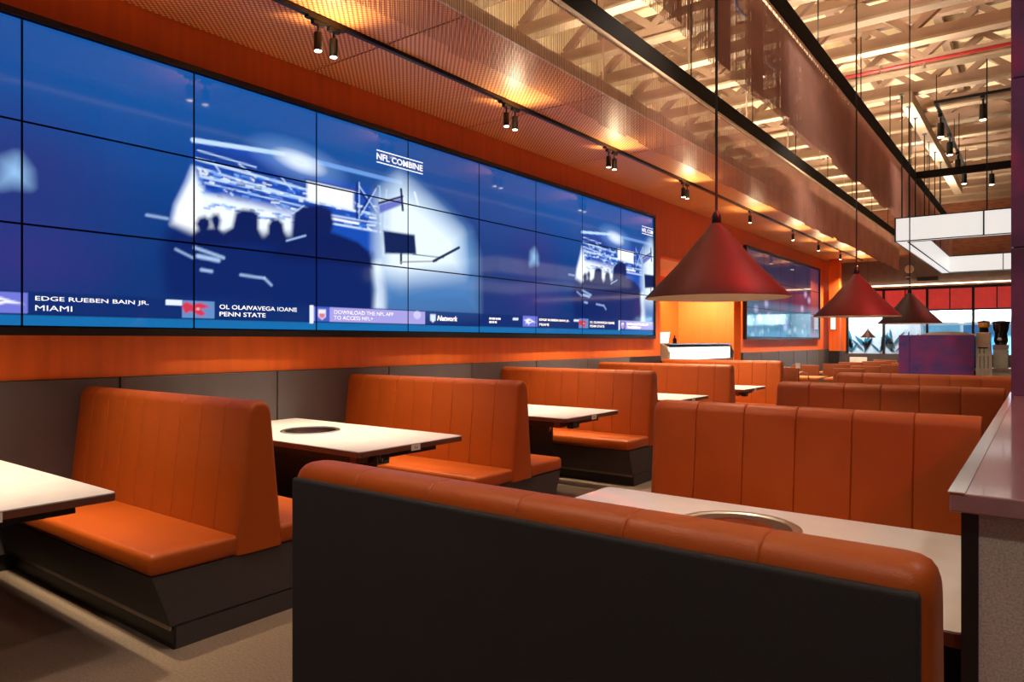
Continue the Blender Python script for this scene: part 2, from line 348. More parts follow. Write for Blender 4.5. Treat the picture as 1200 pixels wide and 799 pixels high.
def broadcast(Y, Z):
    """one period (five columns) of the football broadcast; Y in metres along the wall"""
    p = Painter(Y, Z, (10, 66, 140)); per = 5*PW
    g = (Z-Z0)/(ZT-Z0)
    p.blend(.55*np.clip(1.3-g*1.6, 0, 1), (8, 30, 92)); p.blend(.45*np.clip(g*1.6-.7, 0, 1), (20, 98, 176))
    sy = ((Y-P(559, 300)[0])/(2*PW)); p.blend(.35*np.clip(1-np.abs(sy+.0)*1.3, 0, 1), (52, 56, 110))  # bluish grey cast of an oblique reflection, painted into the picture
    p.blob((20, 200), .75, .5, (46, 46, 116), .7, sh=per); p.blob((20, 300), .75, .35, (58, 46, 124), .6, sh=per)
    # stadium seen through the portal
    p.poly([(200, 262), (204, 242), (224, 196), (226, 166), (300, 178), (372, 205), (450, 225), (478, 232), (480, 300), (440, 305), (350, 292), (240, 282)], (20, 74, 176), soft=.03)
    p.poly([(201, 263), (206, 240), (219, 214), (226, 196), (240, 226), (270, 236), (300, 243), (336, 254), (346, 290), (240, 284)], (226, 242, 255), soft=.03)
    p.poly([(205, 262), (210, 244), (222, 220), (226, 214), (238, 240), (232, 274)], (255, 255, 255), .9, .03)
    p.poly([(226, 166), (372, 204), (372, 226), (228, 188)], (16, 58, 140), .8, .03)
    p.line((226, 164), (336, 181), .035, (190, 220, 255), .95); p.line((336, 181), (470, 214), .04, (110, 160, 230), .8)
    p.blob((352, 190), .30, .10, (255, 255, 255), 1, .25, -.1); p.blob((352, 190), .55, .2, (150, 200, 255), .5, 0, -.1)
    for a, b, w in [((230, 186), (372, 226), .022), ((231, 196), (372, 238), .016), ((236, 206), (440, 252), .03), ((240, 214), (372, 246), .012),
                    ((250, 190), (258, 202), .012), ((280, 192), (300, 208), .012), ((330, 208), (345, 226), .012), ((232, 176), (300, 196), .01),
                    ((376, 250), (446, 262), .016), ((390, 262), (470, 276), .02), ((372, 214), (420, 226), .01)]:
        p.line(a, b, w, (200, 226, 255), .85)
    for k in range(170):
        u = rng.uniform(232, 476); v = 196+(u-232)*.21+rng.uniform(-4, 30)
        p.line((u, v), (u+rng.uniform(2, 10), v+rng.uniform(.5, 3)), rng.uniform(.008, .02), [(235, 245, 255), (120, 170, 240), (10, 40, 120), (60, 120, 220)][k % 4], .8)
    p.poly([(360, 212), (414, 224), (414, 246), (360, 234)], (244, 250, 255), soft=.02)
    p.line((358, 250), (420, 262), .02, (250, 252, 255)); p.line((358, 210), (416, 223), .012, (20, 50, 120))
    for a, b in [((418, 218), (440, 250)), ((440, 218), (420, 252)), ((418, 214), (418, 256)), ((442, 218), (444, 292)), ((450, 222), (446, 300))]:
        p.line(a, b, .018, (12, 40, 110)); p.line((a[0]+3, a[1]), (b[0]+3, b[1]), .012, (190, 220, 255), .8)
    # bright haze on the right of the portal
    p.poly([(446, 232), (464, 212), (476, 214), (520, 250), (548, 275), (556, 300), (557, 362), (446, 366), (436, 322), (444, 300)], (120, 176, 226), .75, .16)
    p.poly([(448, 236), (470, 216), (500, 240), (538, 276), (540, 318), (470, 330), (446, 318)], (232, 246, 255), .95, .16)
    p.poly([(434, 308), (446, 306), (452, 340), (452, 364), (436, 364), (440, 340)], (225, 240, 255), .9, .04)
    p.poly([(446, 330), (556, 318), (556, 366), (452, 366)], (26, 88, 160), .6, .12)
    p.poly([(444, 240), (470, 232), (471, 240), (445, 250)], (80, 90, 190), .9); p.line((444, 238), (472, 230), .02, (14, 24, 70)); p.line((470, 222), (472, 246), .03, (14, 24, 70))
    p.poly([(449, 270), (486, 275), (488, 298), (451, 297)], (14, 34, 84), soft=.012)
    p.line((470, 298), (470, 308), .03, (14, 34, 84)); p.line((470, 307), (512, 306), .014, (150, 140, 140)); p.line((508, 306), (538, 290), .03, (26, 40, 78)); p.line((484, 298), (520, 302), .01, (26, 50, 90))
    p.line((486, 226), (490, 240), .03, (230, 244, 255), .8)
    # silhouettes of the crowd
    NV = (6, 28, 88)
    p.poly([(232, 236), (262, 232), (300, 240), (345, 250), (344, 284), (234, 282)], (236, 246, 255), .92, .05)
    for k in range(40):
        u = rng.uniform(236, 345); v = 234+(u-236)*.17+rng.uniform(0, 10); p.line((u, v), (u+rng.uniform(3, 9), v+1), .012, [(40, 90, 190), (120, 170, 235)][k % 2], .8)
    p.poly([(188, 300), (194, 274), (203, 264), (232, 274), (345, 274), (436, 298), (438, 366), (228, 352), (196, 348)], (5, 34, 100), 1, .05)
    for q in ([(229, 262), (233, 255), (240, 253), (246, 257), (247, 264), (244, 270), (252, 276), (262, 284), (222, 284), (233, 271)],
              [(246, 256), (250, 251), (256, 251), (259, 258), (257, 268), (262, 276), (244, 276), (250, 268)],
              [(274, 258), (276, 249), (284, 245), (296, 246), (303, 251), (303, 268), (310, 284), (256, 284), (262, 272), (272, 266)],
              [(314, 264), (318, 257), (326, 256), (332, 262), (333, 271), (340, 286), (304, 286), (314, 273)],
              [(343, 262), (345, 248), (356, 241), (375, 240), (388, 246), (391, 262), (388, 272), (400, 276), (420, 284), (432, 295), (436, 314), (316, 304), (330, 283), (342, 277)]):
        p.poly(q, NV, 1, .02)
    p.poly([(220, 286), (229, 272), (238, 267), (250, 267), (262, 273), (268, 286)], NV, 1, .02)
    p.line((343, 250), (356, 241), .012, (190, 220, 255), .7)
    p.line((336, 282), (358, 276), .014, (170, 205, 255), .8)
    for a, b, w in [((228, 290), (262, 302), .02), ((232, 300), (256, 305), .03), ((236, 316), (248, 318), .02), ((282, 322), (310, 326), .016), ((310, 326), (318, 334), .016), ((206, 292), (226, 302), .012), ((172, 252), (196, 256), .014)]:
        p.line(a, b, w, (180, 212, 255), .8, .02)
    # blurred face at the tail end of the period
    q = [(4, 190), (20, 184), (32, 200), (33, 216), (12, 214), (0, 216)]
    off = per
    pts = [(P(*w_)[0]+off, P(*w_)[1]) for w_ in q]
    p.poly(pts, (150, 196, 240), .9, .06, px=False)
    # ticker
    p.rect(-9, 99, 1.565, 1.705, (9, 40, 104), .75); p.rect(-9, 99, Z0, 1.565, (18, 116, 180), .75); p.rect(-9, 99, 1.560, 1.566, (10, 30, 80), .6)
    def box(u0, u1, v0, v1, rgb, sh=0):
        y0, y1 = P(u0, 370)[0]+sh, P(u1, 370)[0]+sh; p.rect(y0, y1, 1.57, 1.70, rgb, .95); return y0, y1
    a, b = box(213, 251, 0, 0, (96, 140, 196)); m = (a+b)/2
    p.poly([(m-.13, 1.66), (m-.10, 1.60), (m-.06, 1.62), (m+.02, 1.585), (m+.06, 1.60), (m+.02, 1.64), (m+.10, 1.655), (m+.02, 1.685), (m-.05, 1.67), (m-.09, 1.69)], (206, 52, 78), 1, .008, px=False)
    p.blob((232, 362), .02, .012, (250, 235, 240), .9)
    a, b = box(363, 498, 0, 0, (168, 160, 226)); p.rect(a, a+.035, 1.555, 1.705, (225, 232, 250)); p.rect(a+.05, a+.21, 1.575, 1.695, (70, 90, 190))
    p.poly([(a+.09, 1.675), (a+.17, 1.675), (a+.17, 1.61), (a+.13, 1.585), (a+.09, 1.61)], (232, 228, 245), 1, .006, px=False)
    p.poly([(a+.10, 1.64), (a+.16, 1.64), (a+.16, 1.61), (a+.13, 1.595), (a+.10, 1.61)], (206, 60, 90), .8, .006, px=False)
    p.blob((489, 369), .06, .045, (206, 200, 236), .9, .8)
    y0 = P(512, 372)[0]; p.poly([(y0-.10, 1.675), (y0-.02, 1.675), (y0-.02, 1.615), (y0-.06, 1.59), (y0-.10, 1.615)], (215, 228, 250), 1, .006, px=False)
    y0 = P(33, 360)[0]+per; p.rect(y0-.30, y0, 1.57, 1.70, (112, 118, 214), .95)
    p.poly([(y0-.28, 1.655), (y0-.18, 1.675), (y0-.10, 1.65), (y0-.02, 1.628), (y0-.12, 1.63), (y0-.17, 1.612), (y0-.19, 1.595), (y0-.21, 1.62), (y0-.25, 1.61), (y0-.24, 1.635)], (238, 240, 255), 1, .006, px=False)
    p.poly([(y0-.20, 1.648), (y0-.13, 1.645), (y0-.16, 1.632)], (60, 40, 130), 1, .005, px=False)
    y0 = P(204, 355)[0]; p.rect(y0-.06, y0+.06, 1.66, 1.695, (225, 238, 252), .95)
    y0 = P(604, 372)[0]; p.rect(y0-.05, y0+.05, 1.645, 1.68, (225, 238, 252), .9)
    return p.c
vw = thing('video_wall', (XW, 0, 0), 'long blue video wall of tiled screens showing a football broadcast', 'video wall')
per = 5*PW; YP0 = P(165, 300)[0]
MB().box(0, .03, YR-9*PW-.04, YR+.04, Z0-.055, ZT+.045).build('backing', 'bezel', vw)
fr = MB()
fr.box(.03, .075, YR-9*PW-.04, YR+.04, ZT+.003, ZT+.045); fr.box(.03, .075, YR-9*PW-.04, YR+.04, Z0-.055, Z0-.003); fr.box(.03, .075, YR+.003, YR+.04, Z0-.003, ZT+.003)
fr.build('frame', 'frame_dark', vw)
def panel_mesh(y0, z0, w, h, painter, ny=96, nz=56, x=.05):
    gap = .0065
    ya = np.linspace(y0+gap, y0+w-gap, ny); za = np.linspace(z0+gap, z0+h-gap, nz)
    Y, Z = np.meshgrid(ya, za); C = painter(Y, Z).reshape(-1, 3)
    vs = np.stack([np.full(Y.size, x), Y.ravel(), Z.ravel()], 1)
    i = np.arange(nz-1)[:, None]*ny+np.arange(ny-1)[None, :]; i = i.ravel()
    fs = np.stack([i, i+1, i+ny+1, i+ny], 1)
    n0 = len(vs); c4 = [0, ny-1, nz*ny-1, (nz-1)*ny]
    vs = np.vstack([vs, vs[c4]-np.array([[.02, 0, 0]])])
    C = np.vstack([C, np.zeros((4, 3))])
    faces = fs.tolist()
    faces += [[c4[a] for a in ()] or [n0+0, n0+3, n0+2, n0+1]]
    me = bpy.data.meshes.new('screen_panel'); me.from_pydata(vs.tolist(), [], faces)
    at = me.color_attributes.new('picture', 'FLOAT_COLOR', 'POINT')
    at.data.foreach_set('color', np.hstack([C, np.ones((len(C), 1))]).astype(np.float32).ravel())
    me.materials.append(MATS['screen']); me.update()
    return me
def periodic(Y, Z):
    return broadcast(YP0+np.mod(Y-YP0, per), Z)
for i in range(9):
    for j in range(3):
        y0 = YR-(9-i)*PW; near = i < 5
        obj('screen_panel', panel_mesh(y0, Z0+j*PH, PW, PH, periodic, 110 if near else 60, 64 if near else 44), vw)
def caption(body, y0, z0, w, h, bold=.008, shear=0.0):
    o = obj('caption_lettering', text_mesh(body, w, h, 'text_white', bold, shear), vw, (.054, y0, z0))
for sh in (0, 1):
    y = P(41, 352)[0]+sh*per; caption('EDGE RUEBEN BAIN JR.', y, 1.645, .70, .036); caption('MIAMI', y, 1.590, .21, .034, 0.0)
for sh in (0, 1):
    y = P(257, 360)[0]+sh*per
    caption('OL OLAIVAVEGA IOANE', y, 1.645, .70, .034); caption('PENN STATE', y, 1.590, .40, .034)
    y = P(391, 370)[0]+sh*per
    if y < 9.9: caption('DOWNLOAD THE NFL APP\nTO ACCESS NFL+', y, 1.59, .72, .085, .004)
    y, z = P(441, 190)[0]+sh*per, P(441, 188)[1]
    w = .62 if sh == 0 else YR-.03-y
    caption('NFL COMBINE' if sh == 0 else 'NFL COM', y, 3.115, w, .062, .03)
    b = MB(); b.box(.054, .056, y, y+w, 3.197, 3.207); b.box(.054, .056, y, y+w, 3.085, 3.095); b.build('caption_rule', 'text_white', vw)
y = P(512, 372)[0]; caption('Network', y, 1.61, .32, .055, .03, .25)
y = P(573, 372)[0]; b = MB()          # two blurred, illegible caption rows
for z, ws in ((1.645, (.05, .07, .04, .06)), (1.605, (.06, .04, .05))):
    q = y
    for w in ws: b.box(.054, .0545, q, q+w-.012, z, z+.022); q += w
b.build('caption_marks', 'text_white', vw)

def second(Y, Z):
    p = Painter(Y, Z, (44, 40, 66)); g = (Z-Z0)/(ZT-Z0)
    p.blend(.9*np.clip((.46-g)*14, 0, 1), (22, 104, 132)); p.blend(.6*np.clip((.16-g)*9, 0, 1), (120, 170, 200))
    p.blend(.5*np.clip(1-np.abs(g-.6)*7, 0, 1), (110, 40, 62))  # purple upper part and red band: room reflections painted into the picture
    r = np.random.RandomState(5)
    for k in range(70):
        u, v = r.uniform(872, 956), r.uniform(366, 394); p.blob((u, v), r.uniform(.06, .2), r.uniform(.02, .09), [(190, 214, 232), (20, 84, 112), (60, 150, 176), (170, 130, 200), (14, 60, 96)][k % 5], .6)
    for u, v in [(886, 362), (898, 356), (944, 345), (948, 352), (940, 362), (890, 372), (920, 384)]: p.blob((u, v), .22, .12, (190, 190, 236), .8)
    return p.c
vw2 = thing('video_wall', (XW, 0, 0), 'smaller teal and purple video wall beyond the serving recess', 'video wall')
Y2A, Y2B = 14.98, 21.1; PW2 = (Y2B-Y2A)/5
MB().box(0, .03, Y2A-.04, Y2B+.04, Z0-.055, ZT+.045).build('backing', 'bezel', vw2)
fr = MB(); fr.box(.03, .075, Y2A-.04, Y2B+.04, ZT+.003, ZT+.045); fr.box(.03, .075, Y2A-.04, Y2B+.04, Z0-.055, Z0-.003)
fr.box(.03, .075, Y2B+.003, Y2B+.04, Z0-.003, ZT+.003); fr.box(.03, .075, Y2A-.04, Y2A-.003, Z0-.003, ZT+.003); fr.build('frame', 'frame_dark', vw2)
for i in range(5):
    for j in range(3): obj('screen_panel', panel_mesh(Y2A+i*PW2, Z0+j*PH, PW2, PH, second, 44, 30), vw2)

# ------------------------------------------------------------------ booth benches
def inset(prof, d, yc=0):
    return [(yc+(y-yc)*(1-d/.10), z-(d if z > .9 else 0)) for y, z in prof]
def channel_mesh(prof, w, end0=False, end1=False, yc=0):
    sg = .007 if yc == 0 else .0022
    def sec(x, d): return [(x, y, z) for y, z in inset(prof, d, yc)]
    a = [(0, .030), (.004, .018), (.012, .008), (.026, .002), (.045, 0)] if end0 else [(0, sg), (.0014, sg*.36), (.0035, sg*.08), (.009, 0)]
    b = [(w-x, d) for x, d in ([(.045, 0), (.026, .002), (.012, .008), (.004, .018), (0, .030)] if end1 else [(.009, 0), (.0035, sg*.08), (.0014, sg*.36), (0, sg)])]
    mb = MB(); mb.sections([sec(x, d) for x, d in a+b])
    return mb
def arc(cy, cz, r, a0, a1, n): return [(cy+r*math.cos(a0+(a1-a0)*i/n), cz+r*math.sin(a0+(a1-a0)*i/n)) for i in range(n+1)]
DBL = [(-.138, .352)] + [(-.128, .47)] + arc(-.012, 1.045, .055, PI*.95, PI/2, 4) + arc(.012, 1.045, .055, PI/2, PI*.05, 4) + [(.128, .47), (.138, .352)]
SGL = [(0, .38), (0, .9)] + arc(.04, 1.06, .04, PI, PI/2, 4) + arc(.075, 1.045, .055, PI/2, PI*.05, 4) + [(.20, .47), (.205, .38)]
def make_bench(label, L, n, double=True, open0=True, open1=False, loc=(0, 0, 0)):
    """local x runs from 0 (open end) to -L; y across, z up"""
    t = thing('booth_bench', loc, label, 'booth bench', 'orange booth benches')
    prof = DBL if double else SGL; yc = 0 if double else .08; w = L/n
    names = [('a', channel_mesh(prof, w, False, True, yc)), ('m', channel_mesh(prof, w, yc=yc)), ('z', channel_mesh(prof, w, True, False, yc))]
    ms = {k: m.mesh('backrest_channel', 'leather', smooth=True) for k, m in names}
    for i in range(n):
        k = 'a' if (i == 0 and open0) else 'z' if (i == n-1 and open1) else 'm'
        obj('backrest_channel', ms[k], t, (-(i+1)*w, 0, 0))
    if double:
        base = [(-.455, .105), (-.540, .35), (.540, .35), (.455, .105)]; toe = (-.44, .44); fronts = [-1, 1]
    else:
        base = [(.0, .105), (.0, .35), (.62, .35), (.54, .105)]; toe = (.02, .52); fronts = [1]
    MB().prism_x(base, -L+.004, -.012).build('base', 'charcoal', t, bevel=.006)
    MB().box(-L+.02, -.014, toe[0], toe[1], 0, .105).build('toe_kick', 'black', t)
    MB().box(-.0135, -.0105, toe[0]+.01, toe[1]-.005, .0, .10).build('end_kick', 'charcoal', t)
    for s in fronts:
        if double: y0, y1, ky = (.115, .552, .452) if s > 0 else (-.552, -.115, -.452)
        else: y0, y1, ky = .19, .635, .536
        c = MB(); c.box(-L+.006, -.004, y0, y1, .352, .452); c.build('seat_cushion', 'leather', t, smooth=True, bevel=.028, seg=4)
        MB().box(-L+.02, -.02, ky-.004, ky+.008 if s > 0 else ky+.004, .088, .108).build('kick_trim', 'trim_steel', t)
    if not double:
        MB().box(-L+.014, -.014, -.012, .012, .02, 1.066).build('back_panel', 'back_fabric', t, smooth=True, bevel=.008, seg=3)
        MB().box(-L+.004, -.004, 0.001, .06, .02, .40).build('back_board', 'charcoal', t)
    return t
LB = 1.935
XA = -3.14
Y_B = [2.09, 4.33, 6.60, 8.86, 11.0]
nm = ['nearest to the viewer, at the left edge', 'second from the viewer', 'third from the viewer', 'fourth from the viewer', 'farthest, in front of the serving recess']
b0 = make_bench('orange channelled double bench along the video wall, '+nm[0], LB, 9, loc=(XA, Y_B[0], 0))
for i in range(1, 5): dup(b0, (XA, Y_B[i], 0), 'orange channelled double bench along the video wall, '+nm[i])
LR = 1.395; XR1 = -.19
b1 = make_bench('orange double bench just behind the large white table, beside the low counter', LR, 6, open0=False, open1=True, loc=(XR1, 3.37, 0))
dup(b1, (XR1, 5.45, 0), 'orange double bench second behind the large white table, beside the counter')
dup(b1, (XR1, 7.35, 0), 'orange double bench farthest back in the right row, before the purple bar')
make_bench('orange bench in the foreground turning its black fabric back to the viewer', 1.372, 6, double=False, open0=True, open1=True, loc=(-.115, 1.075, 0))

# ------------------------------------------------------------------ hot-pot tables
def make_table(label, L, Wd, loc, burner_x, fancy=True, by=0):
    """centre of the top at x=-L/2 from the open end at x=0"""
    t = thing('hot_pot_table', loc, label, 'table', 'white hot-pot tables between the booths')
    r = .025; a, b = -L, 0; h = Wd/2
    pts = []
    for (cx, cy, s) in [(b-r, h-r, 0), (a+r, h-r, 1), (a+r, -h+r, 2), (b-r, -h+r, 3)]:
        for k in range(4): an = PI/2*(s+k/3); pts.append((cx+r*math.cos(an), cy+r*math.sin(an)))
    MB().prism_z(pts, .716, .750).build('table_top', 'laminate', t)
    out = [(x+(.0012 if x > -L/2 else -.0012), y+(.0012 if y > 0 else -.0012)) for x, y in pts]
    MB().sections([[(x, y, .7145) for x, y in out], [(x, y, .745) for x, y in out]], cap=False).build('edge_banding', 'edge_brown', t)
    MB().box(a+.25, b-.16, -h+.10, h-.10, .655, .716).build('apron', 'black', t)
    br = MB(); br.lathe([(.212, .750), (.212, .755), (.206, .758), (.186, .756), (.180, .751)], 40, (burner_x, by, 0)); br = br.build('burner_ring', 'steel', t, smooth=True)
    MB().lathe([(.180, .7505), (.179, .7535), (.12, .7525), (.115, .7525)], 40, (burner_x, by, 0)).build('hob_glass', 'black_gloss' if fancy else 'hob_steel', br, smooth=True)
    MB().lathe([(.118, .7526), (.11, .7556), (.07, .7545), (.02, .7535)], 32, (burner_x, by, 0)).build('hob_plate', 'chrome', br, smooth=True)
    pd = MB().box(a+.45, b-.56, -.19, .19, 0, .655).build('pedestal', 'black', t, bevel=.006)
    obj('pedestal_letter', text_mesh('A', .045, .075, 'tag_white', .01), pd, (b-.5595, .12, .54))
    if fancy:
        pb = MB().box(b-.10, b-.03, -h+.16, -h+.27, .645, .714).build('socket_box', 'black', t, bevel=.012)
        o = MB(); x = b-.0295
        for y0, y1, z0, z1 in [(-h+.165, -h+.168, .655, .700), (-h+.165, -h+.245, .652, .655), (-h+.185, -h+.188, .675, .705), (-h+.20, -h+.21, .665, .685), (-h+.22, -h+.25, .664, .667)]:
            o.box(x, x+.001, y0, y1, z0, z1)
        o.build('socket_marks', 'tag_grey', pb)
        MB().box(b-.16, b-.10, -h+.06, -h+.15, .66, .714).build('cable_bracket', 'edge_brown', t)
        tg = MB().box(b+.0013, b+.003, -.04, .04, .706, .744).build('number_tag', 'tag_white', t)
        m = MB(); m.box(b+.003, b+.0034, -.012, -.004, .716, .734); m.box(b+.003, b+.0034, .004, .014, .714, .732); m.build('tag_print', 'tag_grey', tg)
    return t
LT = 1.86; XT = -3.19
YT = [.96, 3.235, 5.47, 7.71, 9.88]
nt = ['cut off by the left edge of the view', 'with round black hob, behind the nearest left bench', 'third in the row along the video wall',
      'fourth in the row along the video wall', 'fifth and farthest in the row along the video wall']
t0 = make_table('white hot-pot table '+nt[0], LT, .92, (XT, YT[0], 0), -1.06)
for i in range(1, 5): dup(t0, (XT, YT[i], 0), 'white hot-pot table '+nt[i])
t1 = make_table('large white hot-pot table with steel burner behind the foreground bench', 1.42, .93, (-.135, 2.325, 0), -.72, fancy=False, by=.13)
dup(t1, (-.135, 4.40, 0), 'white hot-pot table hidden behind the second right-hand bench')
dup(t1, (-.135, 6.38, 0), 'white hot-pot table hidden behind the third right-hand bench')

# ------------------------------------------------------------------ low counter and stone column on the right
ct = thing('partition_counter', (-.12, 1.47, 0), 'low grey partition counter with glossy mauve stone cap at the right edge', 'counter')
MB().box(.03, .52, .015, 9.0, 0, 1.10).build('body', 'counter_grey', ct)
MB().box(.004, .03, .012, 9.0, 0, 1.10).build('corner_profile', 'black', ct)
cp = MB().box(-.012, .56, -.012, 9.0, 1.10, 1.134).build('cap', 'cap_stone', ct, bevel=.003)
MB().box(-.014, .012, -.014, 9.0, 1.1335, 1.136).build('cap_edge', 'chrome', cp)
cl = thing('stone_column', (-.125, 4.25, 1.134), 'tall purple polished stone column standing on the counter', 'column')
for z0, z1 in [(0, .72), (.725, 1.55), (1.555, 2.5), (2.505, 3.85)]:
    MB().box(0, .60, 0, .60, z0, z1).build('stone_panel', 'purple_stone', cl, bevel=.003)
MB().box(.01, .59, .01, .59, 0, 3.86).build('core', 'black', cl)

# ------------------------------------------------------------------ pendants
def make_pendant(label, loc, z, r=.23, h=.238, light=True):
    t = thing('pendant_lamp', (loc[0], loc[1], z), label, 'pendant lamp', 'cone pendant lamps over the right-hand tables')
    MB().lathe([(.016, h+.004), (.020, h), (r*.55, h*.45), (r, .0), (r+.001, -.004)], 56, cap=False).build('shade', 'shade', t, smooth=True)
    MB().lathe([(.014, h-.002), (r*.55, h*.45-.006), (r-.002, -.004), (r+.001, -.004)], 56, cap=False).build('shade_lining', 'lining', t, smooth=True)
    MB().lathe([(.012, h-.004), (.016, h+.004), (.014, h+.03), (.006, h+.045)], 16).build('cap', 'black_metal', t, smooth=True)
    MB().tube([(0, 0, h+.04), (0, 0, TR_Z-z)], .0045, 6).build('cord', 'cord', t)
    MB().lathe([(.008, h-.06), (.03, h-.085), (.034, h-.11), (.02, h-.14), (.004, h-.148)], 16).build('bulb', 'bulb', t, smooth=True)
    if light: lamp('pendant_light', 'SPOT', (loc[0], loc[1], z+.06), (loc[0], loc[1]+.001, 0), 16, WARM, .03, 120, .5)
    return t
make_pendant('large dark red cone pendant lamp nearest, above the large white table', (-.86, 2.27), 1.545)
make_pendant('second dark red cone pendant lamp, between the nearest and the smallest', (-.86, 4.46), 1.545)
make_pendant('third dark cone pendant lamp in the row, before the red window panels', (-.86, 6.5), 1.545)
make_pendant('tiny dark cone pendant lamp far off in front of the leaf mural', (-4.0, 22.3), 1.50, .20, .22, light=False)

# ------------------------------------------------------------------ roof trusses
TX0, TX1 = -5.05, 5.2
bc = MB().box(TX0, TX1, -.04, .04, TR_Z+.03, TR_Z+.17).mesh('bottom_chord', 'truss_paint')
fl = MB().box(TX0, TX1, -.085, .085, TR_Z, TR_Z+.03).mesh('bottom_flange', 'flange_paint')
tcm = MB().box(TX0, TX1, -.06, .06, DECK_Z-.28, DECK_Z-.162).mesh('top_chord', 'truss_paint')
def bar(x0, z0, x1, z1, w):
    d = Vector((x1-x0, 0, z1-z0)).normalized(); n = Vector((-d.z, 0, d.x))*w/2
    return MB().prism_y([(x0-n.x, z0-n.z), (x1-n.x, z1-n.z), (x1+n.x, z1+n.z), (x0+n.x, z0+n.z)], -w/2, w/2)
wa = bar(0, TR_Z+.17, .62, DECK_Z-.28, .085).mesh('web_member', 'truss_paint'); wb = bar(.62, DECK_Z-.28, 1.24, TR_Z+.17, .085).mesh('web_member', 'truss_paint')
for k in range(-9, 12):
    y = 10.8+.985*k
    t = thing('roof_truss', (0, y, 0), 'cream painted steel roof truss, %s from the viewer' % ORD[k+9], 'truss', 'roof trusses under the deck')
    obj('bottom_chord', bc, t); obj('bottom_flange', fl, t); obj('top_chord', tcm, t)
    for i in range(8): obj('web_member', wa if i % 1 == 0 else wb, t, (TX0+.05+1.24*i, 0, 0)); obj('web_member', wb, t, (TX0+.05+1.24*i, 0, 0))
g = MB().box(-1.66, -1.50, 11.6, 19.5, TR_Z-.17, TR_Z-.001).build('ceiling_girder', 'flange_paint', bevel=.004)
tag(g, 'pale steel girder below the trusses carrying the light frame rods', 'girder')
pp = thing('sprinkler_pipe', (0, 10.3, TR_Z-.06), 'thin red sprinkler pipe crossing under the trusses', 'pipe')
MB().tube([(-2.3, 0, 0), (4.5, 0, 0)], .022, 10).build('pipe_run', 'pipe_red', pp, smooth=True)
for x in (-1.2, .4, 2.2): MB().tube([(x, 0, -.02), (x, 0, -.09)], [.014, .022], 8).build('sprinkler_head', 'steel', pp, smooth=True)
for x in (-1.7, .9, 3.2): MB().box(x-.012, x+.012, -.026, .026, -.03, .06).build('pipe_hanger', 'steel', pp)
for y, x, lb in [(6.86, -2.55, 'blue grey cable bundle draped near the first curtain rail'), (9.98, -2.75, 'blue grey cable bundle draped over middle trusses')]:
    c = MB().tube([(x-.1, y-.985, TR_Z-.012), (x, y-.5, TR_Z-.12), (x+.05, y, TR_Z-.012), (x, y+.5, TR_Z-.13), (x-.08, y+.985, TR_Z-.012)], .016, 8).build('cable_bundle', 'mall_deep', smooth=True)
    tag(c, lb, 'cable')

# ------------------------------------------------------------------ chain curtains
def make_curtain(label, x, y0, y1, ztop, zbot, seed, amp, step, layers):
    t = thing('chain_curtain', (x, y0, ztop), label, 'chain curtain', 'brown chain curtains under the trusses')
    r = random.Random(seed); mb = MB(); y = 0; zb = zbot; n = 0; seg = 0
    while y < y1-y0:
        if n >= seg: zb = zbot+r.uniform(-amp, amp); n = 0; seg = r.randint(10, 34)
        q = .0026; z = zb-ztop
        for dx in layers:
            yy = y+(0.008 if dx else 0)+r.uniform(-.003, .003)
            ring = lambda zz: [(dx-q, yy-q*.6, zz), (dx+q, yy-q*.6, zz), (dx, yy+q, zz)]
            mb.sections([ring(0), ring(z)], cap=False)
        y += step; n += 1
    c = mb.build('chains', 'chain', t); c['kind'] = 'stuff'
    rl = MB(); rl.box(-.03, .08, -.1, y1-y0, 0, .11); rl.box(-.03, -.02, -.1, y1-y0, .11, .14); rl.box(.07, .08, -.1, y1-y0, .11, .14); rl.box(.07, .08, -.1, y1-y0, -.03, 0); rl.build('rail', 'rail_dark', t)
    MB().box(-.012, .002, 0, y1-y0, .111, .122).build('led_strip', 'led', t)
    if len(layers) > 1: MB().box(.018, .030, 0, y1-y0, -.010, -.001).build('led_strip', 'led_soft', t)
    else: MB().box(.062, .078, -.1, y1-y0, -.06, -.031).build('fascia', 'bar_beige', t)
    for k in range(int((y1-y0)/2.0)):
        MB().tube([(.025, 1+2.0*k, .11), (.025, 1+2.0*k, TR_Z-ztop-.0)], .006, 6).build('hanger_rod', 'rail_dark', t)
    return t
make_curtain('long brown chain curtain in front of the orange soffit edge', -3.03, .2, 21.0, 4.04, 3.26, 1, .02, .020, (0,))
make_curtain('long brown chain curtain over the aisle, nearer the pendants', -1.75, .2, 19.5, 4.04, 3.26, 2, .05, .022, (0, .05))
cr = thing('cross_rail', (-1.66, 13.2, 4.04), 'dark rail crossing above the white hanging light frame', 'rail')
MB().box(0, 4.0, -.04, .04, 0, .11).build('rail', 'rail_dark', cr)
for x in (.6, 2.2, 3.8): MB().tube([(x, 0, .11), (x, 0, TR_Z-4.04)], .006, 6).build('hanger_rod', 'rail_dark', cr)

